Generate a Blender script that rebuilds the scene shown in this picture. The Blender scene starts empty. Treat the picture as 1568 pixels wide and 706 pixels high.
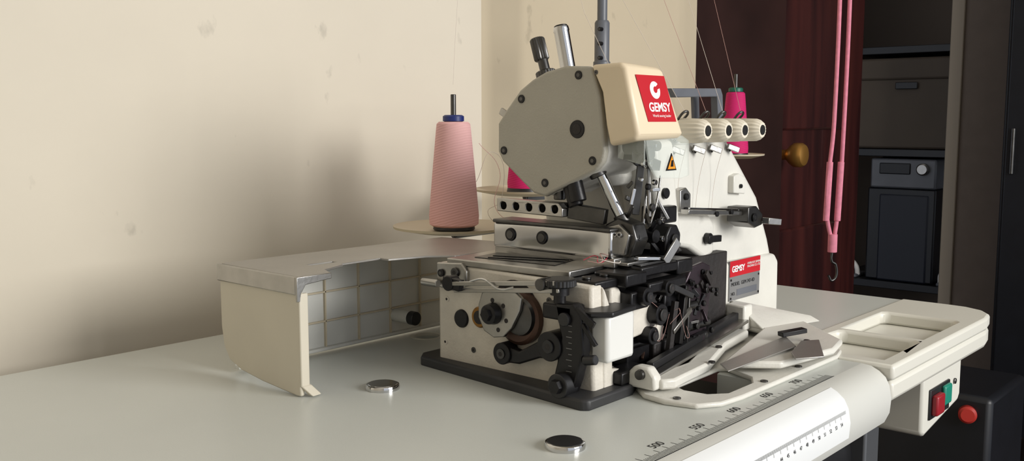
import bpy, bmesh, math, random
from mathutils import Vector, Matrix
random.seed(4)
S=bpy.context.scene
ORG=Vector((.562,.415,.75))
def W(p): return ORG+Vector(p)/1000.0
# ---------------------------------------------------------------- materials
def lin(c):
    return tuple(((v/255)/12.92 if v/255<=.04045 else (((v/255)+.055)/1.055)**2.4) for v in c)+(1,)
def M(name,col,rough=.5,metal=0,var=.0,scale=20,bump=0,bscale=200,alpha=1,spec=.5,trans=0,coat=0):
    m=bpy.data.materials.new(name); m.use_nodes=True
    nt=m.node_tree; b=nt.nodes['Principled BSDF']
    c=lin(col); b.inputs['Base Color'].default_value=c
    b.inputs['Roughness'].default_value=rough; b.inputs['Metallic'].default_value=metal
    b.inputs['Specular IOR Level'].default_value=spec
    b.inputs['Coat Weight'].default_value=coat
    if alpha<1: b.inputs['Alpha'].default_value=alpha
    if trans: b.inputs['Transmission Weight'].default_value=trans
    tc=nt.nodes.new('ShaderNodeTexCoord')
    if var>0:
        n=nt.nodes.new('ShaderNodeTexNoise'); n.inputs['Scale'].default_value=scale; n.inputs['Detail'].default_value=5
        nt.links.new(tc.outputs['Object'],n.inputs['Vector'])
        r=nt.nodes.new('ShaderNodeValToRGB')
        r.color_ramp.elements[0].position=.3; r.color_ramp.elements[1].position=.7
        r.color_ramp.elements[0].color=tuple(v*(1-var) for v in c[:3])+(1,)
        r.color_ramp.elements[1].color=tuple(min(1,v*(1+var*.6)) for v in c[:3])+(1,)
        nt.links.new(n.outputs['Fac'],r.inputs['Fac']); nt.links.new(r.outputs['Color'],b.inputs['Base Color'])
    if bump>0:
        n2=nt.nodes.new('ShaderNodeTexNoise'); n2.inputs['Scale'].default_value=bscale; n2.inputs['Detail'].default_value=3
        nt.links.new(tc.outputs['Object'],n2.inputs['Vector'])
        bp=nt.nodes.new('ShaderNodeBump'); bp.inputs['Strength'].default_value=bump; bp.inputs['Distance'].default_value=.001
        nt.links.new(n2.outputs['Fac'],bp.inputs['Height']); nt.links.new(bp.outputs['Normal'],b.inputs['Normal'])
    return m
WHITE=M('enamel_white',(220,218,210),.35,var=.05,scale=30,bump=.2,bscale=350)
CASTING=M('rough_cast_enamel',(214,208,196),.5,var=.1,scale=60,bump=.35,bscale=420)
FACE=M('face_plate_paint',(174,170,158),.45,var=.05,scale=25,bump=.3,bscale=600)
CREAM=M('cream_plastic',(228,211,182),.4,var=.03,scale=15)
IVORY=M('ivory_panel',(206,199,182),.45,var=.04,scale=15)
INNER=M('inner_panel_plastic',(214,214,208),.5,var=.06,scale=25)
KNOB=M('ivory_knob_plastic',(226,218,200),.38)
STEEL=M('brushed_steel',(175,173,169),.3,1,var=.12,scale=60,bump=.1,bscale=300)
PLATE=M('satin_plate_steel',(166,163,158),.42,.75,var=.08,scale=20,bump=.1,bscale=500)
CHROME=M('polished_chrome',(205,205,205),.1,1)
DSTEEL=M('dark_gun_steel',(92,91,90),.35,1,var=.2,scale=80)
BLACK=M('black_oxide',(24,23,25),.36,.3,var=.2,scale=90,bump=.2)
BLACKP=M('black_plastic',(28,28,30),.4)
DARKIN=M('oily_dark_cavity',(34,29,28),.6,var=.4,scale=60,bump=.6)
BROWN=M('burnt_brown_metal',(78,56,46),.4,.5,var=.4,scale=70)
PURP=M('dark_link_plate',(66,56,62),.35,.6,var=.25,scale=60)
BRASS=M('old_brass',(150,110,60),.3,1)
GASKET=M('black_gasket_rubber',(46,46,48),.5,var=.2,scale=50)
RED=M('label_red',(190,24,38),.35)
LABW=M('label_white',(240,238,235),.4)
SILV=M('nameplate_silver',(140,140,140),.4,.4,var=.1)
YEL=M('warning_orange',(245,150,30),.4)
INK=M('black_ink',(30,30,32),.6)
CLEAR=M('clear_acrylic',(225,232,225),.08,0,alpha=.26)
OILBOX=M('translucent_white_plastic',(222,222,218),.3)
TABLE=M('table_laminate',(202,205,200),.33,var=.025,scale=8,bump=.05,bscale=900)
TEDGE=M('table_edge_trim',(204,204,198),.4)
TAPE=M('measuring_tape_paper',(226,228,228),.5)
TRAY=M('tray_plastic',(216,214,204),.4)
PINK=M('pink_cord_fabric',(220,134,155),.8,var=.12,scale=150)
BLUE=M('blue_plastic',(28,44,110),.4)
GREENP=M('green_plastic',(20,100,80),.4)
TEALB=M('green_button',(30,130,110),.35)
REDB=M('red_button',(150,30,40),.35)
DISC=M('cone_plate_plastic',(205,193,168),.45)
THRW=M('white_thread',(215,205,195),.7)
THRR=M('red_thread',(190,60,80),.7)
THRP=M('pale_rose_thread',(190,150,142),.7)
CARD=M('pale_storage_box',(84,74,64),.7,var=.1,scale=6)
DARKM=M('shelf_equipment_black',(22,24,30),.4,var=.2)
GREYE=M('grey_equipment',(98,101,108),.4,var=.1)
LEG=M('leg_grey_steel',(90,92,95),.4,.3)
def thread_mat(name,col):
    m=M(name,col,.75); nt=m.node_tree; b=nt.nodes['Principled BSDF']
    tc=nt.nodes.new('ShaderNodeTexCoord'); w=nt.nodes.new('ShaderNodeTexWave'); w.wave_type='BANDS'; w.bands_direction='Z'
    w.inputs['Scale'].default_value=120; w.inputs['Distortion'].default_value=1.2; w.inputs['Detail'].default_value=1
    mp=nt.nodes.new('ShaderNodeMapping'); mp.inputs['Rotation'].default_value=(.25,.1,0)
    nt.links.new(tc.outputs['Object'],mp.inputs['Vector']); nt.links.new(mp.outputs['Vector'],w.inputs['Vector'])
    bp=nt.nodes.new('ShaderNodeBump'); bp.inputs['Strength'].default_value=.35; bp.inputs['Distance'].default_value=.0008
    nt.links.new(w.outputs['Fac'],bp.inputs['Height']); nt.links.new(bp.outputs['Normal'],b.inputs['Normal'])
    return m
TPINK=thread_mat('pink_thread',(230,180,180)); TMAG=thread_mat('magenta_thread',(205,25,105))
def wall_mat(name,col,stain=.08):
    m=M(name,col,.8,bump=.5,bscale=30); nt=m.node_tree; b=nt.nodes['Principled BSDF']
    tc=nt.nodes.new('ShaderNodeTexCoord')
    n=nt.nodes.new('ShaderNodeTexNoise'); n.inputs['Scale'].default_value=2.6; n.inputs['Detail'].default_value=7
    nt.links.new(tc.outputs['Object'],n.inputs['Vector'])
    r=nt.nodes.new('ShaderNodeValToRGB'); c=lin(col)
    r.color_ramp.elements[0].position=.35;r.color_ramp.elements[1].position=.65
    r.color_ramp.elements[0].color=tuple(v*(1-stain) for v in c[:3])+(1,); r.color_ramp.elements[1].color=c
    mp=nt.nodes.new('ShaderNodeMapping'); mp.inputs['Scale'].default_value=(30,30,18); mp.inputs['Rotation'].default_value=(0,.8,0)
    nt.links.new(tc.outputs['Object'],mp.inputs['Vector'])
    n2=nt.nodes.new('ShaderNodeTexNoise'); n2.inputs['Scale'].default_value=1.0; n2.inputs['Detail'].default_value=5
    nt.links.new(mp.outputs['Vector'],n2.inputs['Vector'])
    r2=nt.nodes.new('ShaderNodeValToRGB'); r2.color_ramp.elements[0].position=.665;r2.color_ramp.elements[1].position=.74
    r2.color_ramp.elements[0].color=(0,0,0,1); r2.color_ramp.elements[1].color=(.42,.42,.42,1)
    nt.links.new(n2.outputs['Fac'],r2.inputs['Fac'])
    mx=nt.nodes.new('ShaderNodeMixRGB'); mx.inputs['Color2'].default_value=tuple(v*.4 for v in c[:3])+(1,)
    nt.links.new(n.outputs['Fac'],r.inputs['Fac']); nt.links.new(r2.outputs['Color'],mx.inputs['Fac'])
    nt.links.new(r.outputs['Color'],mx.inputs['Color1']); nt.links.new(mx.outputs['Color'],b.inputs['Base Color'])
    return m
WALL=wall_mat('cream_plaster',(220,211,194)); WALL2=wall_mat('cream_plaster_shaded',(200,186,160))  # second plaster is a darkened copy, shade put into its colour
def wood_mat():
    m=M('varnished_red_wood',(70,26,22),.22,coat=.3); nt=m.node_tree; b=nt.nodes['Principled BSDF']
    tc=nt.nodes.new('ShaderNodeTexCoord'); mp=nt.nodes.new('ShaderNodeMapping'); mp.inputs['Scale'].default_value=(9,9,.7)
    n=nt.nodes.new('ShaderNodeTexNoise'); n.inputs['Scale'].default_value=2.5; n.inputs['Detail'].default_value=6
    nt.links.new(tc.outputs['Object'],mp.inputs['Vector']); nt.links.new(mp.outputs['Vector'],n.inputs['Vector'])
    r=nt.nodes.new('ShaderNodeValToRGB'); r.color_ramp.elements[0].position=.35;r.color_ramp.elements[1].position=.7
    r.color_ramp.elements[0].color=lin((42,19,20)); r.color_ramp.elements[1].color=lin((80,37,33))
    nt.links.new(n.outputs['Fac'],r.inputs['Fac']); nt.links.new(r.outputs['Color'],b.inputs['Base Color'])
    return m
WOOD=wood_mat(); DWOOD=M('dark_door_frame_wood',(48,29,26),.35,var=.3,scale=8)
# ---------------------------------------------------------------- helpers
def group(name,loc):
    e=bpy.data.objects.new(name,None); e.empty_display_size=.02; e.location=W(loc); S.collection.objects.link(e); return e
def fin(g,name,me,mat,bev=0,smooth=True,ang=35,seg=2):
    me.materials.append(mat)
    if smooth:
        for p in me.polygons: p.use_smooth=True
        me.set_sharp_from_angle(angle=math.radians(ang))
    ob=bpy.data.objects.new(name,me); S.collection.objects.link(ob)
    if g is not None:
        ob.parent=g; ob.matrix_parent_inverse=Matrix.Translation(-g.location)
    if bev>0:
        b=ob.modifiers.new('b','BEVEL'); b.width=bev/1000; b.segments=seg; b.limit_method='ANGLE'; b.angle_limit=math.radians(40)
    return ob
def mesh(bm,name):
    bmesh.ops.recalc_face_normals(bm,faces=bm.faces)
    me=bpy.data.meshes.new(name); bm.to_mesh(me); bm.free(); return me
def loft(g,name,A,B,mat,bev=1,seg=2,smooth=True):
    bm=bmesh.new(); a=[bm.verts.new(W(p)) for p in A]; b=[bm.verts.new(W(p)) for p in B]; n=len(A)
    bm.faces.new(a); bm.faces.new(b[::-1])
    for i in range(n): bm.faces.new((a[i],a[(i+1)%n],b[(i+1)%n],b[i]))
    return fin(g,name,mesh(bm,name),mat,bev,smooth,seg=seg)
def ax3(ax,v,p):
    if ax=='x': return (v,p[0],p[1])
    if ax=='y': return (p[0],v,p[1])
    return (p[0],p[1],v)
def prism(g,name,ax,lo,hi,pts,mat,bev=1,holes=None,seg=2):
    if not holes: return loft(g,name,[ax3(ax,lo,p) for p in pts],[ax3(ax,hi,p) for p in pts],mat,bev,seg)
    bm=bmesh.new(); ed=[]
    for loop in [pts]+holes:
        vs=[bm.verts.new(W(ax3(ax,lo,p))) for p in loop]
        for i in range(len(vs)): ed.append(bm.edges.new((vs[i],vs[(i+1)%len(vs)])))
    r=bmesh.ops.triangle_fill(bm,edges=ed,use_beauty=True,use_dissolve=False)
    fs=[f for f in bm.faces]
    e=bmesh.ops.extrude_face_region(bm,geom=fs)
    d=W(ax3(ax,hi,(0,0)))-W(ax3(ax,lo,(0,0)))
    bmesh.ops.translate(bm,verts=[v for v in e['geom'] if isinstance(v,bmesh.types.BMVert)],vec=d)
    return fin(g,name,mesh(bm,name),mat,bev,seg=seg)
def box(g,name,a,b,mat,bev=.8):
    x0,y0,z0=a;x1,y1,z1=b
    return prism(g,name,'z',z0,z1,[(x0,y0),(x1,y0),(x1,y1),(x0,y1)],mat,bev)
def obox(g,name,p0,p1,w,t,mat,bev=.5,up=(0,0,1)):
    p0=Vector(p0);p1=Vector(p1);d=(p1-p0).normalized();u=Vector(up);sd=d.cross(u)
    if sd.length<1e-3: sd=d.cross(Vector((1,0,0)))
    sd.normalize();u=sd.cross(d).normalized()
    f=lambda c:[c+u*w/2+sd*t/2,c+u*w/2-sd*t/2,c-u*w/2-sd*t/2,c-u*w/2+sd*t/2]
    return loft(g,name,f(p0),f(p1),mat,bev)
def circ(c,r,n=24): return [(c[0]+r*math.cos(2*math.pi*i/n),c[1]+r*math.sin(2*math.pi*i/n)) for i in range(n)]
def lathe(g,name,p0,p1,prof,mat,n=36,flute=0,nf=0):
    p0=Vector(p0);p1=Vector(p1);d=(p1-p0);L=d.length;d.normalize()
    u=d.cross(Vector((0,0,1)))
    if u.length<1e-3: u=Vector((1,0,0))
    u.normalize();v=d.cross(u)
    bm=bmesh.new();R=[]
    for (h,r) in prof:
        ring=[]
        for i in range(n):
            a=2*math.pi*i/n; rr=r*(1-flute*(.5+.5*math.cos(a*nf))) if flute and r>0 else r
            ring.append(bm.verts.new(W(p0+d*h*L+u*rr*math.cos(a)+v*rr*math.sin(a))))
        R.append(ring)
    for A,B in zip(R,R[1:]):
        for i in range(n): bm.faces.new((A[i],A[(i+1)%n],B[(i+1)%n],B[i]))
    bm.faces.new(R[0]);bm.faces.new(R[-1][::-1])
    return fin(g,name,mesh(bm,name),mat)
def cyl(g,name,p0,p1,r,mat,r2=None,n=28):
    r2=r if r2 is None else r2
    L=(Vector(p1)-Vector(p0)).length; e=min(.6,r*.15,L*.2); k=e/L
    return lathe(g,name,p0,p1,[(0,r-e),(k,r),(1-k,r2),(1,r2-e)],mat,n)
def tube(g,name,pts,r,mat,smooth=True):
    cu=bpy.data.curves.new(name,'CURVE');cu.dimensions='3D';cu.bevel_depth=r/1000;cu.bevel_resolution=3;cu.use_fill_caps=True
    if smooth:
        sp=cu.splines.new('BEZIER');sp.bezier_points.add(len(pts)-1)
        for b,p in zip(sp.bezier_points,pts): b.co=W(p);b.handle_left_type=b.handle_right_type='AUTO'
    else:
        sp=cu.splines.new('POLY');sp.points.add(len(pts)-1)
        for b,p in zip(sp.points,pts): b.co=(*W(p),1)
    cu.materials.append(mat); ob=bpy.data.objects.new(name,cu);S.collection.objects.link(ob)
    if g is not None: ob.parent=g;ob.matrix_parent_inverse=Matrix.Translation(-g.location)
    return ob
def text(g,name,body,size,loc,xv,yv,mat,align='LEFT',bold=0):
    cu=bpy.data.curves.new(name,'FONT');cu.body=body;cu.size=size/1000;cu.extrude=.00008;cu.align_x=align;cu.offset=bold/1000
    cu.materials.append(mat);ob=bpy.data.objects.new(name,cu);S.collection.objects.link(ob)
    x=Vector(xv).normalized();y=Vector(yv).normalized();z=x.cross(y)
    m=Matrix((x,y,z)).transposed().to_4x4();m.translation=W(loc)
    if g is not None: ob.parent=g;ob.matrix_parent_inverse=Matrix.Translation(-g.location)
    ob.matrix_basis=m
    return ob
def screw(g,c,ax,sgn,r=3,mat=None,slot=True,h=2):
    c=Vector(c);d=Vector({'x':(1,0,0),'y':(0,1,0),'z':(0,0,1)}[ax])*sgn
    mat=mat or BLACK
    cyl(g,'screw_head',c,c+d*h,r,mat,n=18)
    if slot:
        cyl(g,'screw_socket',c+d*(h-.2),c+d*(h+.1),r*.5,DARKIN if mat is not BLACK else DSTEEL,n=6)

# ================================================================= TABLE
T=group('sewing_table',(0,0,-10))
hole=[(50,-72),(130,-72),(130,-30),(345,25),(345,160),(10,160),(10,10),(50,-10)]
prism(T,'tabletop','z',-40,0,[(-900,-104),(242,-104),(242,-24),(560,-24),(560,400),(-900,400)],TABLE,0,holes=[hole,circ((71,247),13,20)])
prism(T,'front_edge_trim','x',-900,242,[(-104,0),(-112,-.8),(-119,-4),(-124.5,-8.5),(-128,-15),(-130,-26),(-129,-38),(-125,-47),(-117,-51),(-104,-51)],TEDGE,0)
prism(T,'measuring_tape','x',-700,156,[(-114,-1.0),(-119.3,-3.6),(-125,-8.3),(-128.5,-15),(-130.6,-26),(-129.6,-38),(-129,-38),(-129.5,-26),(-127,-15),(-124,-9),(-118,-4.4),(-113.5,-1.8)],TAPE,0)
def quads(g,name,rects,mat,fn):
    bm=bmesh.new()
    for q in rects: bm.faces.new([bm.verts.new(W(fn(p))) for p in q])
    return fin(g,name,mesh(bm,name),mat,0,False)
rc=[]
for k in range(-125,93):
    x=2*k; L=11 if k%5==0 else 6.5
    rc.append([(x-.25,-103.5),(x+.25,-103.5),(x+.25,-103.5+L),(x-.25,-103.5+L)])
rc.append([(-260,-104),(186,-104),(186,-103.3),(-260,-103.3)])
quads(T,'ruler_marks',rc,INK,lambda p:(p[0],p[1],.12))
for k in range(-4,4):
    text(T,'ruler_number',str(550+50*k),9,(50*k,-91,.1),(1,0,0),(0,1,0),INK,'CENTER')
rc=[]
for k in range(-250,150):
    L=5 if k%10==0 else 2.5
    rc.append([(k-.16,6-L),(k+.16,6-L),(k+.16,6),(k-.16,6)])
quads(T,'tape_marks',rc,INK,lambda p:(p[0],-128.9-.18*(6-p[1]),-15-(6-p[1])))
for k in range(-20,15):
    text(T,'tape_number',str(40+k),3.8,(k*10,-130.5,-15-10),(1,0,0),(0,.17,1),INK,'CENTER')
to=[(244,-130),(505,-130),(530,-126),(548,-114),(558,-95),(560,-75),(560,-24),(244,-24)]
h1=[(262,-114),(346,-114),(352,-108),(352,-44),(346,-38),(318,-36),(298,-42),(262,-80)]
h2=[(362,-114),(462,-114),(470,-108),(470,-42),(464,-36),(362,-36)]
prism(T,'tray_rim','z',-12,1.5,to,TRAY,3,holes=[h1,h2])
prism(T,'tray_base','z',-30,-12,[(244,-129.5),(505,-129.5),(529.5,-125.5),(547.5,-114),(557.5,-95),(559.5,-75),(559.5,-24),(244,-24)],TRAY,4)
for i in range(5): box(T,'tray_rib_%d'%i,(362,-104+i*14,-13),(382,-100+i*14,-7),TRAY,1)
prism(T,'throat_frame','z',0,4,[(43,-10),(30,-25),(27,-45),(33,-68),(50,-79),(75,-82),(240,-84),(262,-78),(345,20),(345,34),(160,24)],WHITE,1.5,
      holes=[[(66,-30),(60,-42),(62,-60),(74,-70),(112,-70),(126,-62),(140,-33),(135,-28)]])
for c in ((36,-50),(120,-76),(180,-76)): screw(T,(c[0],c[1],4),'z',1,3,DSTEEL,h=1)
box(T,'drip_pan',(5,-75,-80),(350,165,-75),BLACKP,1)
for n,(c,m) in enumerate((((-77,141),DSTEEL),((-91,-47),BLACKP))):
    lathe(T,'grommet_cap_ring_%d'%n,(c[0],c[1],0),(c[0],c[1],4),[(0,13),(.5,13.2),(.9,12.6),(1,11.6)],CHROME)
    lathe(T,'grommet_cap_%d'%n,(c[0],c[1],3.7),(c[0],c[1],4.3),[(0,11.5),(1,11.0)],CHROME if n==0 else BLACKP)
prism(T,'hole_rim','z',-2,.6,circ((71,247),15.5,32),TRAY,0,holes=[circ((71,247),12.5,32)])
for (x,y) in ((-800,0),(-800,330),(500,0),(500,330)):
    box(T,'leg_column',(x-20,y-20,-740),(x+20,y+20,-40),LEG,3)
for x in (-800,500): box(T,'leg_foot',(x-30,-90,-750),(x+30,390,-715),LEG,6)
box(T,'cross_beam',(-800,150,-520),(500,180,-480),LEG,3)
B=group('power_switch_box',(430,-70,-70))
prism(B,'housing','y',-112,-30,[(376,-50),(376,-94),(384,-98),(484,-84),(490,-78),(490,-31),(376,-31)],TRAY,3)
box(B,'button_recess',(392,-114,-84),(450,-111,-54),BLACKP,1)
box(B,'stop_button',(396,-120,-80),(418,-113,-60),REDB,2)
box(B,'start_button',(424,-118,-76),(445,-113,-56),TEALB,2)
screw(B,(468,-112,-60),'y',-1,3,DSTEEL)
MT=group('electric_motor',(420,60,-170))
lathe(MT,'motor_drum',(330,60,-170),(520,60,-170),[(0,40),(.06,62),(.9,66),(1,50)],BLACKP)
lathe(MT,'motor_pulley',(300,60,-170),(330,60,-170),[(0,35),(.3,30),(.6,30),(1,35)],DSTEEL)
box(MT,'motor_mount',(380,30,-110),(470,90,-40),LEG,3)

# ================================================================= SEWING MACHINE
G=group('overlock_sewing_machine',(180,80,0))
prism(G,'base_gasket','z',-1,8,[(-24,-8),(-20,-13),(34,-13),(50,-6),(70,4),(150,22),(372,28),(372,176),(2,180),(-8,172)],GASKET,2)
prism(G,'end_wall','x',0,14,[(158,5),(158,88),(1,85),(-2,5)],CASTING,2.5)
box(G,'rear_wall',(10,140,5),(352,158,88),CASTING,2)
box(G,'cavity_block',(14,26,5),(244,141,84),DARKIN,1)
prism(G,'front_sill','y',-2,30,[(12,5),(45,5),(45,16),(24,20),(24,60),(12,84)],CASTING,2)
prism(G,'column','y',37,150,[(117,187),(250,192),(260,186),(322,130),(348,86),(356,68),(358,6),(246,6),(243,70),(228,82),(200,86),(141,94),(128,110)],WHITE,6,seg=3)
prism(G,'column_foot','y',31,152,[(246,6),(246,66),(252,72),(352,70),(360,62),(361,6)],WHITE,4,seg=3)
prism(G,'column_shoulder','y',27,60,[(150,98),(150,118),(160,126),(212,120),(222,110),(222,84),(205,80),(180,92)],WHITE,4,seg=3)
prism(G,'arm_front_rib','y',22,60,[(112,186),(142,188),(150,140),(160,100),(140,98),(128,112),(116,150)],WHITE,5,seg=3)
box(G,'arm',(88,45,150),(250,128,192),WHITE,8)
loft(G,'arm_top',[(88,45,192),(88,125,192),(88,112,240),(88,55,240)],[(200,45,186),(200,125,186),(200,118,196),(200,52,196)],WHITE,5)
face=[(62,246),(41,245),(36,243),(29,221),(24,180),(26,172),(33,165),(74,147),(82,143),(94,145),(104,152),(128,170),(133,178),(133,201),(124,212),(109,228),(96,236),(82,242)]
prism(G,'head_body','x',53,110,[(p[0]*.97+2.2,p[1]*.985+2.5) for p in face],WHITE,3)
prism(G,'face_plate','x',46,53,face,FACE,2,seg=3)
for p in ((49,238.5),(107,221),(126,179),(82,154),(35,173)): screw(G,(46.3,p[0],p[1]),'x',-1,3.4,BLACK,h=1.2)
lathe(G,'face_plate_plug_ring',(46.2,50,197),(45.2,50,197),[(0,7.2),(1,6.8)],BLACK)
lathe(G,'face_plate_plug',(45.3,50,197),(44.9,50,197),[(0,4.2),(1,4)],DARKIN)
Lc=[(44,37,246),(44,8,247),(44,4,243),(44,-8,194),(44,-6,189),(44,18,184),(44,22,200),(44,26,225)]
Rc=[(95,37,244),(95,8,245),(96,4,241),(107,-8,194),(107,-6,190),(104,18,188),(100,22,200),(97,26,225)]
loft(G,'front_head_cover',Lc,Rc,CREAM,3.5,seg=4)
screw(G,(44.2,31,240),'x',-1,1.8,DSTEEL,h=.6)
up=Vector((0,11.5,49)).normalized(); nrm=Vector((1,0,0)).cross(up)
o=Vector((0,-8,194))
def L3(x,s,h=0): return Vector((x,o.y,o.z))+up*s+nrm*h
def lab(name,pts,h0,h1,mat): return loft(G,name,[L3(x,s,h0) for x,s in pts],[L3(x,s,h1) for x,s in pts],mat,0)
lab('brand_label',[(60,9),(99,9),(93,45),(54,45)],.0,.35,RED)
lab('logo_disc',circ((76.5,33.5),6.8,32),.35,.5,LABW)
lab('logo_inner',circ((77,33.8),2.6,24),.5,.6,RED)
lab('logo_cut',[(77,35.5),(77,33),(84.5,35.5),(82.5,39)],.5,.62,RED)
text(G,'brand_text','GEMSY',9.6,L3(79,17,.4),(1,0,0),up,LABW,'CENTER',bold=.25)
text(G,'brand_subtext','World sewing leader',3.0,L3(80,12.6,.4),(1,0,0),up,LABW,'CENTER')
lathe(G,'oil_cap_post',(74,80,240),(74,89,279),[(0,6.2),(.04,6.2),(.9,6.2),(.92,6.6),(1,6.2)],CHROME)
cyl(G,'oil_cap_top',(74,89,279),(74,89.3,280.3),5.5,BLACK)
lathe(G,'pressure_adjuster_shaft',(100,122,232),(100,130,257),[(0,4.5),(1,4.5)],DSTEEL)
lathe(G,'pressure_adjuster_nut',(100,124,238),(100,126.5,246),[(0,8),(.1,9),(.9,9),(1,8)],DSTEEL,n=48,flute=.08,nf=16)
lathe(G,'pressure_adjuster_knob',(100,130,255),(100,136,274),[(0,5.6),(.06,6.6),(.94,6.6),(1,5.6)],DSTEEL,n=72,flute=.1,nf=18)
obox(G,'rear_lever',(80,128,195),(80,160,212),6,3,STEEL)
box(G,'rear_lever_block',(72,122,186),(88,136,200),STEEL,1)
hb=[(196,232),(282,234),(286,228),(290,190),(280,190),(276,226),(202,224)]
prism(G,'handle_bracket','y',58,66,hb,GREYE,1)
prism(G,'handle_bracket_back','y',84,88,hb,GREYE,1)
# tension unit
prism(G,'tension_bracket','y',34,46,[(150,182),(152,202),(286,205),(292,198),(290,186)],WHITE,2)
for i,x in enumerate((162,197,226,259)):
    z=195
    lathe(G,'tension_disc_%d'%i,(x,35,z),(x,28,z),[(0,8),(.2,9.5),(.45,7.5),(.55,7.5),(.8,9.5),(1,8)],CHROME)
    lathe(G,'tension_knob_%d'%i,(x,28,z),(x,2,z),[(0,10),(.05,10.8),(.75,10.3),(.9,9),(1,7)],KNOB,n=96,flute=.09,nf=16)
    lathe(G,'tension_knob_core_%d'%i,(x,2.2,z),(x,1.4,z),[(0,4.8),(1,4.4)],DSTEEL)
    tube(G,'tension_thread_guide_%d'%i,[(x-3,30,204),(x-1,24,211),(x+4,24,210),(x+6,30,204)],1.1,DSTEEL)
    obox(G,'lower_thread_guide_%d'%i,(x-5,34,180),(x+5,28,176),5,3,STEEL)
    screw(G,(x,36,177),'y',-1,2.4,DSTEEL)
tube(G,'needle_thread_0',[(162,22,184),(166,32,150),(166,30,100)],.2,THRW)
tube(G,'needle_thread_1',[(197,22,184),(200,32,150),(196,34,105)],.2,THRW)
tube(G,'needle_thread_2',[(226,22,184),(230,33,150),(226,34,118)],.2,THRW)
prism(G,'eye_guard','y',-4,-2,[(60,192),(112,192),(122,188),(124,160),(112,158),(76,160),(66,170)],CLEAR,.5)
prism(G,'eye_guard_side','x',58,60,[(-4,192),(20,192),(20,175),(-4,170)],CLEAR,.4)
prism(G,'warning_sign','y',-4.8,-4.2,[(88,165),(103,165),(95.5,178.5)],BLACK,0)
prism(G,'warning_sign_fill','y',-5.1,-4.8,[(90,166.2),(101,166.2),(95.5,176.3)],YEL,0)
prism(G,'warning_sign_mark','y',-5.4,-5.1,[(93.5,168),(97.5,168),(97,173),(94.8,173)],BLACK,0)
prism(G,'guide_plate_a','y',30,37,[(166,120),(166,144),(176,146),(184,140),(184,122),(178,116)],STEEL,1)
screw(G,(175,30,138),'y',-1,3,BLACK);screw(G,(175,30,126),'y',-1,3,BLACK)
prism(G,'guide_plate_b','y',31,38,[(262,136),(262,152),(272,154),(284,150),(284,134)],WHITE,1)
screw(G,(274,31,142),'y',-1,2,BLACK)
obox(G,'thread_rail',(154,18,127),(250,18,119),4,8,STEEL)
obox(G,'thread_rail_flange',(154,14,130),(250,14,122),2,1.5,CHROME)
prism(G,'rail_clamp','y',8,30,[(248,111),(248,125),(264,125),(276,117),(276,107),(262,105)],DSTEEL,1)
screw(G,(258,8,115),'y',-1,4,BLACK)
obox(G,'rail_end_hook',(274,4,111),(292,0,109),6,8,STEEL)
for x in (200,226): screw(G,(x,14,122),'y',-1,2.4,BLACK)
cyl(G,'side_lock_pin',(206,30,99),(206,22,99),5,BLACK)
obox(G,'side_lock_lever',(200,22,99),(222,22,98),6,4,BLACK)
screw(G,(128,24,144),'y',-1,4.5,BLACK,slot=False,h=5)
# nameplate
nx=-8
box(G,'nameplate',(264+nx,29.6,34),(324+nx,31.5,72),SILV,.3)
box(G,'nameplate_header',(264+nx,29.2,57),(324+nx,29.8,72),RED,.2)
text(G,'nameplate_brand','GEMSY',8,(267+nx,29,61.5),(1,0,0),(0,0,1),LABW,bold=.25)
text(G,'nameplate_small','OVERLOCK SEWING\nMACHINE CO. LTD',3,(297+nx,29,66),(1,0,0),(0,0,1),LABW)
text(G,'nameplate_model','MODEL  GEM 747-4D',5,(267+nx,29.4,48),(1,0,0),(0,0,1),INK)
text(G,'nameplate_serial','NO.',4.5,(267+nx,29.4,39),(1,0,0),(0,0,1),INK)
box(G,'nameplate_serial_field',(278+nx,29.3,38),(318+nx,29.7,44),GREYE,.1)
for x in (266.5,321.5):
    for z in (36.5,54): screw(G,(x+nx,29.6,z),'y',-1,1.1,BLACK,slot=False,h=.6)
# ---------------- needle zone
prism(G,'feed_cover_rib','x',50,70,[(20,97),(20,119),(60,120),(142,118),(142,97)],CHROME,2)
box(G,'presser_base_block',(52,18,90),(80,142,98),STEEL,1)
box(G,'rib_cap',(49,20,118),(74,142,121),DSTEEL,1)
for y in (122,88): 
    lathe(G,'rib_screw_hole',(49.8,y,109),(48.6,y,109),[(0,5.6),(1,5.2)],BLACK); lathe(G,'rib_screw_core',(48.8,y,109),(48.2,y,109),[(0,3.6),(1,3.4)],DSTEEL)
prism(G,'presser_arm_link','x',48,56,[(136,128),(136,139),(70,138),(66,134),(66,127)],STEEL,1,holes=[circ((y,133),3.4,16) for y in (129,115,101,87,74)])
box(G,'presser_arm_core',(56,68,128),(62,134,138),BLACK,.5)
obox(G,'presser_arm_rise',(58,66,132),(66,36,128),12,8,DSTEEL)
cyl(G,'looper_shaft_bush',(56,66,156),(56,58,136),6,BLACK)
cyl(G,'needle_bar',(62,42,168),(72,24,124),4.2,CHROME)
cyl(G,'needle_clamp',(71,26,130),(73,22,120),6,DSTEEL)
cyl(G,'needle_bar_bush',(58,48,178),(63,41,160),7,DSTEEL)
obox(G,'link_arm_a',(84,14,186),(80,18,130),6,3,DSTEEL)
obox(G,'link_arm_b',(96,18,184),(88,10,128),5,2.5,STEEL)
obox(G,'link_arm_c',(104,22,166),(86,14,120),4,2,CHROME)
tube(G,'link_wire',[(100,8,160),(92,6,140),(86,8,122)],.9,STEEL)
cyl(G,'take_up_knob_a',(66,4,184),(66,18,184),6,BLACK)
cyl(G,'take_up_knob_b',(78,2,178),(78,18,178),5,DSTEEL)
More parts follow.
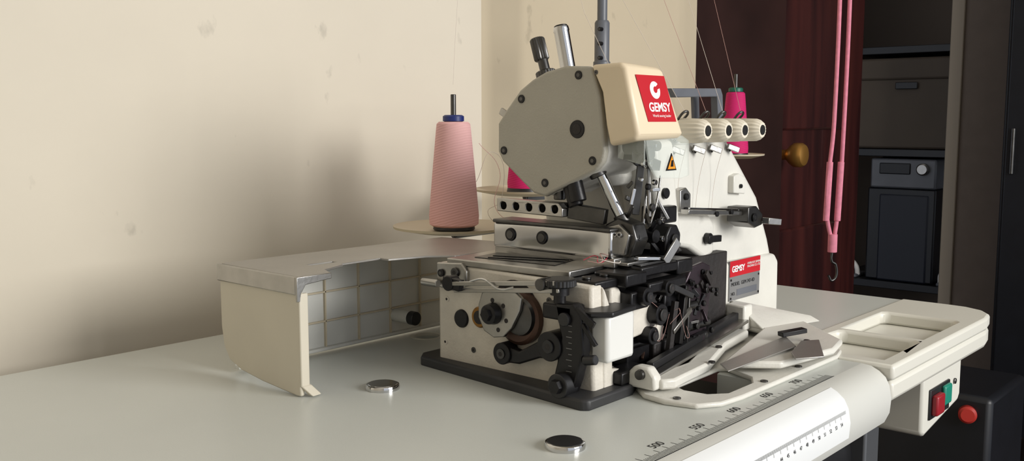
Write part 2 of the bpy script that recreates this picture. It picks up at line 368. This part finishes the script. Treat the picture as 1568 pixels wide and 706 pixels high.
cyl(G,'take_up_knob_c',(88,2,184),(88,18,184),4,CHROME)
obox(G,'take_up_bar',(60,12,178),(100,12,168),8,8,BLACK)
cyl(G,'head_bushing_a',(54,60,160),(54,54,140),6.5,BLACK)
cyl(G,'head_bushing_b',(60,78,150),(60,78,140),5,DSTEEL)
cyl(G,'presser_screw',(96,18,112),(96,8,112),5.5,BLACK)
prism(G,'presser_foot_clamp','x',64,82,[(12,98),(6,112),(10,124),(24,128),(36,122),(38,104),(30,96)],DSTEEL,1.5)
prism(G,'presser_foot_side','x',60,64,[(14,100),(10,116),(20,124),(44,118),(50,108),(40,100)],STEEL,1)
screw(G,(60,30,112),'x',-1,3,BLACK);screw(G,(60,18,116),'x',-1,2.4,CHROME)
prism(G,'presser_foot_sole','z',92,95,[(56,8),(92,8),(98,30),(90,62),(60,60)],STEEL,.6)
obox(G,'foot_toe_a',(70,10,97),(96,4,95),3,5,CHROME)
obox(G,'foot_finger',(88,20,120),(104,10,98),3,3,BLACK)
prism(G,'knife_holder','y',4,20,[(104,96),(104,112),(110,120),(120,120),(126,112),(124,96)],BLACK,1.5)
screw(G,(115,4,108),'y',-1,5,DSTEEL)
obox(G,'knife_blade',(96,0,92),(112,-2,108),8,2,STEEL)
box(G,'knife_block_top',(112,14,120),(136,34,134),BLACK,1.5)
for i in range(14):
    a=(random.uniform(64,108),random.uniform(2,24),random.uniform(104,172)); d=Vector((random.uniform(-8,8),random.uniform(-8,4),random.uniform(-18,10)))
    obox(G,'head_linkage_%d'%i,a,Vector(a)+d,random.uniform(2,4.5),random.uniform(1.5,3),random.choice([DSTEEL,STEEL,BLACK,CHROME]))
for i in range(8):
    c=(random.uniform(62,100),random.uniform(-2,6),random.uniform(108,178)); screw(G,c,'y',-1,random.uniform(1.8,3.4),random.choice([BLACK,CHROME,DSTEEL]),h=3)
# top deck plates
prism(G,'throat_plate','z',87,92.5,[(-2,146),(60,150),(86,60),(84,40),(60,28),(8,27),(4,40)],STEEL,1)
prism(G,'throat_plate_inlay','z',92.5,93.2,[(14,130),(46,134),(66,62),(22,52)],DSTEEL,.3)
obox(G,'feed_slot_a',(18,118,93.6),(40,56,93.6),.6,4,BLACK)
obox(G,'feed_slot_b',(28,122,93.6),(50,60,93.6),.6,3,BLACK)
box(G,'needle_plate_front',(60,-2,84),(112,26,92),BLACK,1.5)
prism(G,'needle_plate_polished','z',92,93.5,[(62,0),(106,0),(110,22),(70,26)],DSTEEL,.5)
box(G,'deck_front_edge',(6,2,80),(60,28,87),BLACK,1.5)
for p in ((14,16),(34,14),(52,12)): screw(G,(p[0],p[1],87),'z',1,3.6,DSTEEL)
tube(G,'loose_threads_a',[(60,30,94),(52,24,98),(44,26,95),(50,34,99),(42,40,96)],.35,THRR)
tube(G,'loose_threads_b',[(62,34,94),(50,30,101),(40,22,96),(34,30,97)],.35,THRP)
tube(G,'loose_threads_c',[(64,20,95),(46,12,96),(36,20,99),(50,40,97)],.35,THRW)
# ---------------- end face mechanism
prism(G,'hinge_plate','x',-4,0,[(156,68),(156,88),(128,90),(122,84),(122,72),(134,66)],STEEL,1)
screw(G,(-4,150,80),'x',-1,3.2,BLACK);screw(G,(-4,134,82),'x',-1,4,DSTEEL);screw(G,(-4,130,74),'x',-1,2.5,BLACK)
cyl(G,'hinge_pin',(-10,166,72),(-10,148,72),3.2,STEEL)
lathe(G,'cavity_opening',(0.2,74,58),(-.6,74,58),[(0,24),(1,23.5)],DARKIN)
lathe(G,'flywheel_drum',(-.6,66,54),(-8,66,54),[(0,21),(.7,21),(1,18)],BROWN)
lathe(G,'balance_weight',(-8,62,56),(-12,62,56),[(0,15),(.7,14),(1,12)],DSTEEL)
lathe(G,'sight_glass',(0,131,44),(-2,131,44),[(0,7.6),(.6,7.4),(1,6.8)],BLACK)
lathe(G,'oil_window_ring',(0,110,48),(-2.4,110,48),[(0,8.6),(.7,8.4),(1,7.6)],BRASS)
lathe(G,'oil_window',(-2.2,110,48),(-2.8,110,48),[(0,5.6),(1,5.4)],DARKIN)
prism(G,'stitch_regulator_plate','x',-16,-12,[(98,62),(94,72),(86,76),(60,76),(54,72),(56,62),(64,48),(72,40),(82,38),(92,42),(98,52)],STEEL,1)
for a in range(0,360,60):
    if a!=300: cyl(G,'regulator_hole_%d'%a,(-16.4,80+11.5*math.cos(math.radians(a+15)),56+11.5*math.sin(math.radians(a+15))),(-15.6,80+11.5*math.cos(math.radians(a+15)),56+11.5*math.sin(math.radians(a+15))),1.8,DARKIN,n=14)
lathe(G,'regulator_nut',(-16,82,57),(-23,82,57),[(0,8),(.1,8.5),(.9,7.5),(1,6)],BLACK)
lathe(G,'regulator_bolt',(-23,82,57),(-26,82,57),[(0,5),(1,4.6)],BLACK,n=6)
for k,(z,x) in enumerate(((76,-20),(70,-15))):
    obox(G,'push_rod_%d'%k,(x,124,z),(x,18,z+12),3.4,3.4,STEEL)
obox(G,'push_rod_fork',(-18,132,77),(-18,114,75),9,6,BLACK); cyl(G,'push_rod_joint',(-22,126,76),(-12,126,76),6,BLACK)
tube(G,'spring_wire',[(-18,112,76),(-22,96,82),(-24,84,84),(-22,70,78),(-18,60,80)],.8,CHROME)
cyl(G,'rod_end',(-24,30,86),(-12,30,86),4.5,DSTEEL)
cyl(G,'crank_hub',(-2,76,26),(-14,76,26),8.5,BLACK); screw(G,(-14,76,26),'x',-1,4,DSTEEL,h=1)
prism(G,'crank_arm','x',-12,-4,[(78,19),(78,32),(60,30),(28,48),(18,44),(20,30),(40,28),(60,20)],BLACK,1.5)
cyl(G,'differential_hub',(-2,26,40),(-18,26,40),11,BLACK); screw(G,(-18,26,40),'x',-1,5,BLACKP,h=1.5)
prism(G,'differential_lever','x',-16,-6,[(22,72),(6,74),(-2,66),(-4,40),(2,18),(6,8),(18,6),(24,14),(20,28),(16,48)],BLACK,1.5)
for i in range(9):
    box(G,'scale_mark_%d'%i,(-16.3,6,24+i*4.2),(-15.9,9 if i%2 else 11,24.35+i*4.2),SILV,0)
cyl(G,'lever_lock_nut',(-10,13,14),(-24,13,14),9,BLACKP); lathe(G,'lever_lock_bolt',(-24,13,14),(-28,13,14),[(0,5.5),(1,5)],BLACK,n=6)
cyl(G,'lever_upper_pin',(-10,12,62),(-19,12,62),5,BLACKP)
lathe(G,'adjusting_dial',(-10,22,84),(-10,22,90),[(0,11),(.15,12.5),(.85,12.5),(1,11)],BLACKP,n=72,flute=.06,nf=24)
lathe(G,'adjusting_dial_stem',(-10,22,68),(-10,22,84),[(0,4.5),(.6,4.5),(.62,7),(1,7)],BLACK)
box(G,'stem_bracket',(-16,6,60),(0,34,72),BLACK,2)
obox(G,'pointer_arm',(-14,4,70),(-14,-12,60),5,3,BLACK)
obox(G,'pointer_arm_b',(-14,-2,60),(-14,-14,46),3,3,BLACK)
cyl(G,'small_plunger',(-14,-4,34),(-14,-14,36),3.6,BLACKP)
box(G,'oil_reservoir',(-4,-17,31),(30,-1,66),OILBOX,3)
prism(G,'oil_reservoir_cap','z',65,69,[(-12,12),(-6,16),(32,4),(33,-16),(-2,-20),(-12,-8)],BLACKP,1)
for p in ((150,22),(20,16),(148,58),(40,70),(118,20)): screw(G,(0,p[0],p[1]),'x',-1,2.4,DSTEEL if p[0]<130 else CASTING,h=.6)
# ---------------- looper area (operator side)
B1=[('looper_plate_upper',(34,-6,80),(62,24,90),BLACK),('looper_plate_mid',(62,-8,72),(116,6,80),BLACK),('looper_guard',(38,-8,62),(62,4,76),BLACK),
('knife_carrier',(112,-2,80),(136,24,92),BLACK),('feed_bracket',(74,6,40),(96,20,66),DARKIN),('lower_knife_block',(100,2,44),(122,14,66),BLACK),
('lower_bracket',(54,6,14),(86,24,34),BLACK),('lower_block',(86,2,10),(120,20,28),DARKIN),('sump_ridge',(24,-10,8),(60,8,18),BLACK),
('right_block',(150,14,10),(196,30,30),DARKIN),('right_wall',(190,28,30),(246,34,78),DARKIN)]
for n,a,b,m in B1: box(G,n,a,b,m,1.5)
prism(G,'link_plate','y',6,10,[(134,22),(138,70),(148,82),(166,84),(178,80),(180,60),(174,24)],PURP,1)
for p in ((144,70),(164,76),(174,66),(170,32),(142,30),(156,52)): screw(G,(p[0],6,p[1]),'y',-1,2.3,BLACK,h=2)
prism(G,'white_casting_patch','y',-1,26,[(50,38),(50,62),(58,68),(74,66),(80,56),(74,40)],CASTING,2)
prism(G,'white_casting_web','y',2,26,[(26,56),(26,80),(36,80),(44,70),(50,60),(50,40),(40,44)],CASTING,2)
prism(G,'white_casting_rib','y',4,26,[(84,26),(84,36),(96,44),(104,40),(100,28)],CASTING,2)
cyl(G,'looper_knob',(78,20,54),(78,-10,54),8.5,BLACK); screw(G,(78,-10,54),'y',-1,5,DSTEEL)
cyl(G,'looper_knob_b',(52,4,72),(52,-14,72),7,BLACK); screw(G,(52,-14,72),'y',-1,4,BLACKP)
cyl(G,'looper_knob_c',(86,4,74),(86,-12,74),6.5,BLACK);screw(G,(86,-12,74),'y',-1,4,DSTEEL)
cyl(G,'looper_knob_d',(70,4,38),(70,-8,38),7,BLACK);screw(G,(70,-8,38),'y',-1,4,BLACKP)
cyl(G,'looper_shaft',(40,10,30),(180,10,30),5,DSTEEL)
cyl(G,'looper_shaft_b',(60,4,48),(150,4,50),3.5,DSTEEL)
obox(G,'upper_looper',(90,-6,76),(126,-8,62),5,3,DSTEEL)
obox(G,'lower_looper',(100,-6,36),(130,-4,50),4,3,STEEL)
obox(G,'looper_lever',(112,-4,24),(124,-2,70),7,5,BLACK)
obox(G,'looper_lever_b',(98,-4,20),(106,-4,60),6,4,DARKIN)
obox(G,'looper_lever_c',(130,0,18),(136,2,64),5,4,DSTEEL)
for i in range(34):
    x=random.uniform(50,168); a=Vector((x,random.uniform(0,16),random.uniform(12,78))); d=Vector((random.uniform(-12,12),random.uniform(-5,5),random.uniform(-12,12)))
    obox(G,'mechanism_link_%d'%i,a,a+d,random.uniform(2,6),random.uniform(2,5),random.choice([BLACK,BLACK,DARKIN,DSTEEL,PURP,BROWN]))
for i in range(20):
    c=(random.uniform(84,176),random.uniform(-2,6),random.uniform(12,76)); screw(G,c,'y',-1,random.uniform(1.6,3.4),random.choice([BLACK,DSTEEL,BLACK,DSTEEL]),h=3)
for i in range(5):
    a=(random.uniform(70,140),-8,random.uniform(25,60)); tube(G,'looper_thread_%d'%i,[a,(a[0]+random.uniform(-12,12),-10,a[2]+random.uniform(-12,12)),(a[0]+random.uniform(-16,16),-6,a[2]+random.uniform(-16,16))],.15,THRP)
# ---------------- opened front cover
prism(G,'cover_hinge_rail','z',9,14,[(36,-18),(36,-6),(252,30),(256,18)],BLACK,1)
obox(G,'cover_rod',(52,-16,19),(250,18,24),6,6,BLACKP)
obox(G,'cover_rail_steel',(48,-22,14),(248,10,20),3,10,STEEL)
prism(G,'cover_hinge_block','x',34,44,[(-32,6),(-32,16),(-26,23),(-14,23),(-8,17),(-8,6)],WHITE,2)
lathe(G,'cover_hinge_pin',(34,-20,17),(31,-20,17),[(0,4),(1,3.6)],DSTEEL)
box(G,'cover_rail_end',(246,8,10),(262,28,34),WHITE,2)
prism(G,'cover_hinge_arm','z',6,14,[(40,-34),(50,-40),(110,-34),(180,-10),(240,0),(240,12),(170,4),(100,-20),(44,-20)],WHITE,2)
prism(G,'opened_front_cover','z',8,14,[(120,-40),(150,-76),(222,-88),(258,-80),(330,0),(290,34),(262,30),(255,-6),(200,-20)],WHITE,2)
loft(G,'opened_cover_lip',[(254,-8,12),(262,30,12),(262,34,36),(254,20,32)],[(330,-30,12),(330,0,12),(330,4,16),(330,-20,16)],WHITE,2)
loft(G,'cover_spring_plate',[(96,-58,13),(196,-66,16),(196,-66,17.2),(96,-58,14.2)],[(112,-42,13),(226,-42,16),(226,-42,17.2),(112,-42,14.2)],PLATE,.4)
prism(G,'cover_latch_plate','z',16.5,18,[(152,-86),(174,-100),(228,-72),(214,-62),(170,-74)],PLATE,.5)
obox(G,'latch_lever',(216,-42,20),(238,-54,22),4,8,BLACK)
for p in ((110,-36),(160,-14),(230,-60),(300,-6)): screw(G,(p[0],p[1],14),'z',1,2.8,DSTEEL,h=1.5)
# ---------------- swung-open cloth plate with side cover
po=[(-133,168),(-104,168),(-98,182),(-72,192),(-70,197),(-28,198),(-28,188),(6,178),(22,160),(95,156),(122,182),(118,200),(107,262),(-120,271),(-132,270)]
prism(G,'cloth_plate','z',88.5,90.5,po,PLATE,.5,holes=[[(-92,206),(-66,206),(-66,213),(-92,213)]])
prism(G,'cloth_plate_end_lip','x',-136,-133,[(168,77),(168,90.4),(271,90.4),(271,77)],STEEL,.8)
prism(G,'cloth_plate_front_lip','y',166,168,[(-136,72),(-136,90.4),(-104,90.4),(-104,86),(-128,84),(-132,78),(-133,72)],STEEL,.5)
prism(G,'cloth_plate_edge','y',154,156,[(22,86.5),(22,90.5),(95,90.5),(95,86.5)],STEEL,.3)
prism(G,'side_cover_end','x',-134,-130,[(167,80),(167,8),(167,1),(172,.5),(215,4),(244,8),(260,14),(267,24),(270,40),(270,80)],IVORY,1.2)
loft(G,'side_cover_front_flange',[(-134,166,78),(-126,166,78),(-126,169,78),(-134,169,78)],[(-134,166,8),(-126,166,8),(-126,169,8),(-134,169,8)],IVORY,1)
loft(G,'side_cover_foot_flange',[(-134,166,9),(-125,166,9),(-125,169,9),(-134,169,9)],[(-128,160,1),(-119,161,1),(-119,164,1),(-128,166,1)],IVORY,1)
box(G,'side_cover_back',(-124,267,3),(120,270,88),INNER,.8)
for i,x in enumerate((-110,-72,-34,4,42,80)): box(G,'cover_rib_v%d'%i,(x,264.6,4),(x+1.4,267.2,88),DISC,.2)
for i,z in enumerate((28,54)): box(G,'cover_rib_h%d'%i,(-124,264.6,z),(118,267.2,z+1.4),DISC,.2)
box(G,'cover_rim_bottom',(-124,262,3),(120,268,6),INNER,.8)
cyl(G,'cover_stop_post',(48,267,22),(48,244,22),6,INNER); cyl(G,'cover_stop_tip',(48,244,22),(48,236,22),6.4,BLACKP)

# ================================================================= THREAD STAND + CONES
TS=group('thread_stand',(476,340,0))
cyl(TS,'stand_pole',(476,340,0),(476,340,268),8,GREYE); cyl(TS,'stand_pole_upper',(476,340,262),(476,340,900),6.4,GREYE)
lathe(TS,'pole_collar',(476,340,255),(476,340,330),[(0,10),(.04,11),(.3,11),(.32,9.6),(.96,9.6),(1,8)],GREYE)
for z in (282,300,318): screw(TS,(466,333,z),'x',-1,2.6,BLACK,h=6)
cyl(TS,'pole_foot',(476,340,-2),(476,340,6),26,BLACKP)
spots=[('a',163,300,90,63,TPINK,BLUE),('b',322,338,118,60,TMAG,BLUE),('c',640,350,130,45,TMAG,GREENP),('d',822,335,146,46,TMAG,GREENP)]
for n,x,y,z,r,m,cc in spots:
    lathe(TS,'cone_plate_'+n,(x,y,z-3),(x,y,z+5),[(0,r*.25),(.1,r*.6),(.7,r),(1,r+.5),(.9,r-1),(.35,r*.6),(.3,r*.3)],DISC,n=56)
    tube(TS,'stand_arm_'+n,[(476,340,z-10),((x+476)/2,(y+340)/2,z-8),(x,y,z-5)],4.5,GREYE)
    cyl(TS,'spool_pin_'+n,(x,y,z-8),(x,y,z+(140 if n=='a' else 128 if n=='d' else 80)),2.8,DSTEEL)
tube(TS,'top_thread_guide',[(260,340,560),(476,340,560),(700,340,560)],4,GREYE)
for i,(n,x,y,z,r,m,cc) in enumerate([spots[0],spots[1],spots[3]]):
    g=group('thread_cone',(x,y,z))
    lathe(g,'cone_base',(x,y,z+.2),(x,y,z+6),[(0,21),(.2,22),(1,21)],BLACKP)
    k=1 if i==0 else .82
    H=(108,80,96)[i]
    lathe(g,'wound_thread',(x,y,z+4),(x,y,z+4+H),[(0,22*k),(.02,25.5*k),(.1,26*k),(.5,22.3*k),(.93,18*k),(.98,17.3*k),(1,15*k)],m,n=56)
    lathe(g,'cone_tip',(x,y,z+4+H),(x,y,z+4+H+7),[(0,9),(.1,11),(.8,11),(1,9)],cc)
TH=group('sewing_threads',(400,200,400))
tube(TH,'thread_0',[(163,300,240),(186,318,300),(225,335,470),(260,340,560)],.2,THRW)
tube(TH,'thread_a',[(120,70,244),(160,130,300),(330,340,560)],.2,THRW,False)
tube(TH,'thread_b',[(162,24,210),(300,340,560)],.2,THRW,False)
tube(TH,'thread_c',[(197,24,210),(470,340,560)],.2,THRP,False)
tube(TH,'thread_d',[(226,24,210),(560,340,560)],.2,THRW,False)
tube(TH,'thread_e',[(259,24,210),(660,340,560)],.2,THRP,False)
tube(TH,'thread_f',[(180,284,140),(205,282,170),(215,280,120),(190,276,105),(230,270,98)],.25,THRW)
tube(TH,'thread_g',[(178,278,180),(212,280,150),(200,274,110),(222,262,96),(262,240,100)],.25,TPINK)

# ================================================================= ROOM
def slab(name,a,b,mat,bev=0): return box(None,name,a,b,mat,bev)
slab('floor',(-1800,-2400,-770),(4200,2200,-750),M('dark_tile_floor',(60,52,48),.5,var=.2,scale=3))
slab('ceiling',(-1800,-2400,1900),(4200,2200,1920),M('ceiling_paint',(225,220,210),.9))
slab('wall_back',(-1800,455,-750),(372,520,1900),WALL)
prism(None,'wall_recess','z',-750,1900,[(372,512),(925,468),(925,600),(372,600)],WALL2,0)  # shaded plaster colour, and angled slightly away from the light to darken it
slab('wall_left',(-1860,-2400,-750),(-1800,520,1900),WALL)
D=group('door_1',(1500,560,0))
box(D,'door_frame_jamb',(926,480,-750),(1290,600,1300),DWOOD,4)
box(D,'door_leaf',(1290,560,-745),(1885,600,1290),WOOD,3)
box(D,'door_panel_low',(1400,552,-600),(1780,562,-40),WOOD,6)
box(D,'door_panel_high',(1400,552,180),(1780,562,1150),WOOD,6)
lathe(D,'knob_rose',(1420,560,128),(1420,552,128),[(0,26),(.6,25),(1,20)],BRASS)
lathe(D,'door_knob',(1420,552,128),(1420,490,128),[(0,11),(.3,11),(.45,20),(.6,26),(.85,26),(.95,22),(1,14)],M('gold_knob',(190,140,70),.35,.7))
RM=M('far_room_plaster_dimmed',(66,57,50),.85,var=.1,scale=2)  # dimness of the far room put into a dark plaster colour
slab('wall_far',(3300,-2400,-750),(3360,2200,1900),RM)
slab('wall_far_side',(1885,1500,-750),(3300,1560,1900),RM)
PL=group('door_frame_pillar',(2440,430,500))
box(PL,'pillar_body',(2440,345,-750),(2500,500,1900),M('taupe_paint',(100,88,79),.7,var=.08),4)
box(PL,'pillar_edge_trim',(2432,488,-750),(2446,525,1900),M('pale_trim_paint',(140,129,114),.6),3)
DC=group('dark_cabinet',(2300,250,0))
box(DC,'cabinet_body',(2280,120,-750),(2500,330,1300),DARKM,5)
box(DC,'cabinet_door',(2268,130,-700),(2282,320,1260),DARKM,4)
cyl(DC,'cabinet_handle',(2262,300,60),(2262,300,180),6,DSTEEL)
for z in (425,95,-340):
    SR=group('wall_shelf',(2860,740,z))
    box(SR,'shelf_board',(2655,530,z-12),(3299,960,z+12),DARKM,2)
    for y in (545,945): prism(SR,'shelf_bracket','y',y-6,y+6,[(3299,z-12),(3299,z-120),(3280,z-120),(3050,z-12)],DARKM,1)
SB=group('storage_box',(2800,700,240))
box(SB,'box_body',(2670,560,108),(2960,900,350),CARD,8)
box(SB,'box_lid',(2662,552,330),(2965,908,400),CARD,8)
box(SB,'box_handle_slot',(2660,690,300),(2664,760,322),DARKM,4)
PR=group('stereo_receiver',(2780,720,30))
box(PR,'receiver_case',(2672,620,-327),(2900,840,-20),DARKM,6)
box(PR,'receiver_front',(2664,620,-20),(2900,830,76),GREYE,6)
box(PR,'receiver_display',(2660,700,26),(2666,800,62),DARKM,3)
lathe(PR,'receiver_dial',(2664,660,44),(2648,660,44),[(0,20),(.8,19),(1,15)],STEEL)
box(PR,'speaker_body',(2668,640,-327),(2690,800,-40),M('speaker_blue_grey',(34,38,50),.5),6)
for y in (575,895):
    WH=group('white_sandal',(2700,y,-320))
    tube(WH,'strap',[(2690,y-25,-320),(2685,y-20,-290),(2685,y,-275),(2685,y+20,-290),(2690,y+25,-320)],8,LABW); box(WH,'sole',(2660,y-30,-328),(2760,y+30,-316),GREYE,5)
CL=group('fabric_bag_pile',(1800,150,-600))
for i in range(18):
    x=random.uniform(1000,2050);y=random.uniform(-350,350);r=random.uniform(60,120)
    lathe(CL,'bundle_%d'%i,(x,y,-750),(x+random.uniform(-40,40),y,-750+r*2.2),[(0,r*.7),(.2,r),(.7,r*.9),(.92,r*.5),(1,r*.2)],random.choice([DARKM,DARKIN,BROWN,DARKM]),n=18)
box(CL,'reel_crate',(1200,40,-740),(1420,260,-270),DARKM,10)
lathe(CL,'red_reel',(1204,80,-302),(1186,74,-302),[(0,13),(.2,15),(.8,15),(1,11)],M('red_reel_plastic',(180,50,42),.4))
HC=group('hanging_cord',(890,190,400))
tube(HC,'strand_a',[(878,200,1899),(880,199,600),(880,200,200),(873,203,60),(880,197,18)],3.2,PINK)
tube(HC,'strand_b',[(892,190,1899),(894,189,600),(893,190,200),(886,192,60),(883,195,18)],3.2,PINK)
for k,(x,y) in enumerate(((873,204),(886,192))):
    cyl(HC,'knotted_sleeve_%d'%k,(x+4,y-1,140),(x,y,50),4.8,PINK)
cyl(HC,'cord_clamp',(881,196,30),(881,196,2),7,PINK)
tube(HC,'hook',[(881,196,4),(881,196,-12),(887,192,-18),(883,195,-42),(877,199,-34)],2,DSTEEL)

# ================================================================= LIGHT + CAMERA
w=bpy.data.worlds.new('world');S.world=w;w.use_nodes=True
w.node_tree.nodes['Background'].inputs[0].default_value=(.88,.92,1,1);w.node_tree.nodes['Background'].inputs[1].default_value=.74
def area(name,loc,tgt,sx,sy,p,col):
    l=bpy.data.lights.new(name,'AREA');l.shape='RECTANGLE';l.size=sx;l.size_y=sy;l.energy=p;l.color=col
    o=bpy.data.objects.new(name,l);S.collection.objects.link(o);o.location=loc
    o.rotation_euler=(Vector(tgt)-Vector(loc)).to_track_quat('-Z','Y').to_euler();return o
area('window_light',(1.05,-1.5,1.42),(.6,.6,.85),.9,.8,41,(1,.98,.94))
cd=bpy.data.cameras.new("cam"); cam=bpy.data.objects.new("camera",cd); S.collection.objects.link(cam); S.camera=cam
cd.sensor_width=36; cd.lens=36*1500/1568; cd.clip_start=.01
cam.location=(0,0,.955); cam.rotation_euler=(math.radians(83.5),0,math.radians(41.2-90))
S.view_settings.view_transform='Standard'; S.view_settings.look='None'; S.view_settings.exposure=0.04
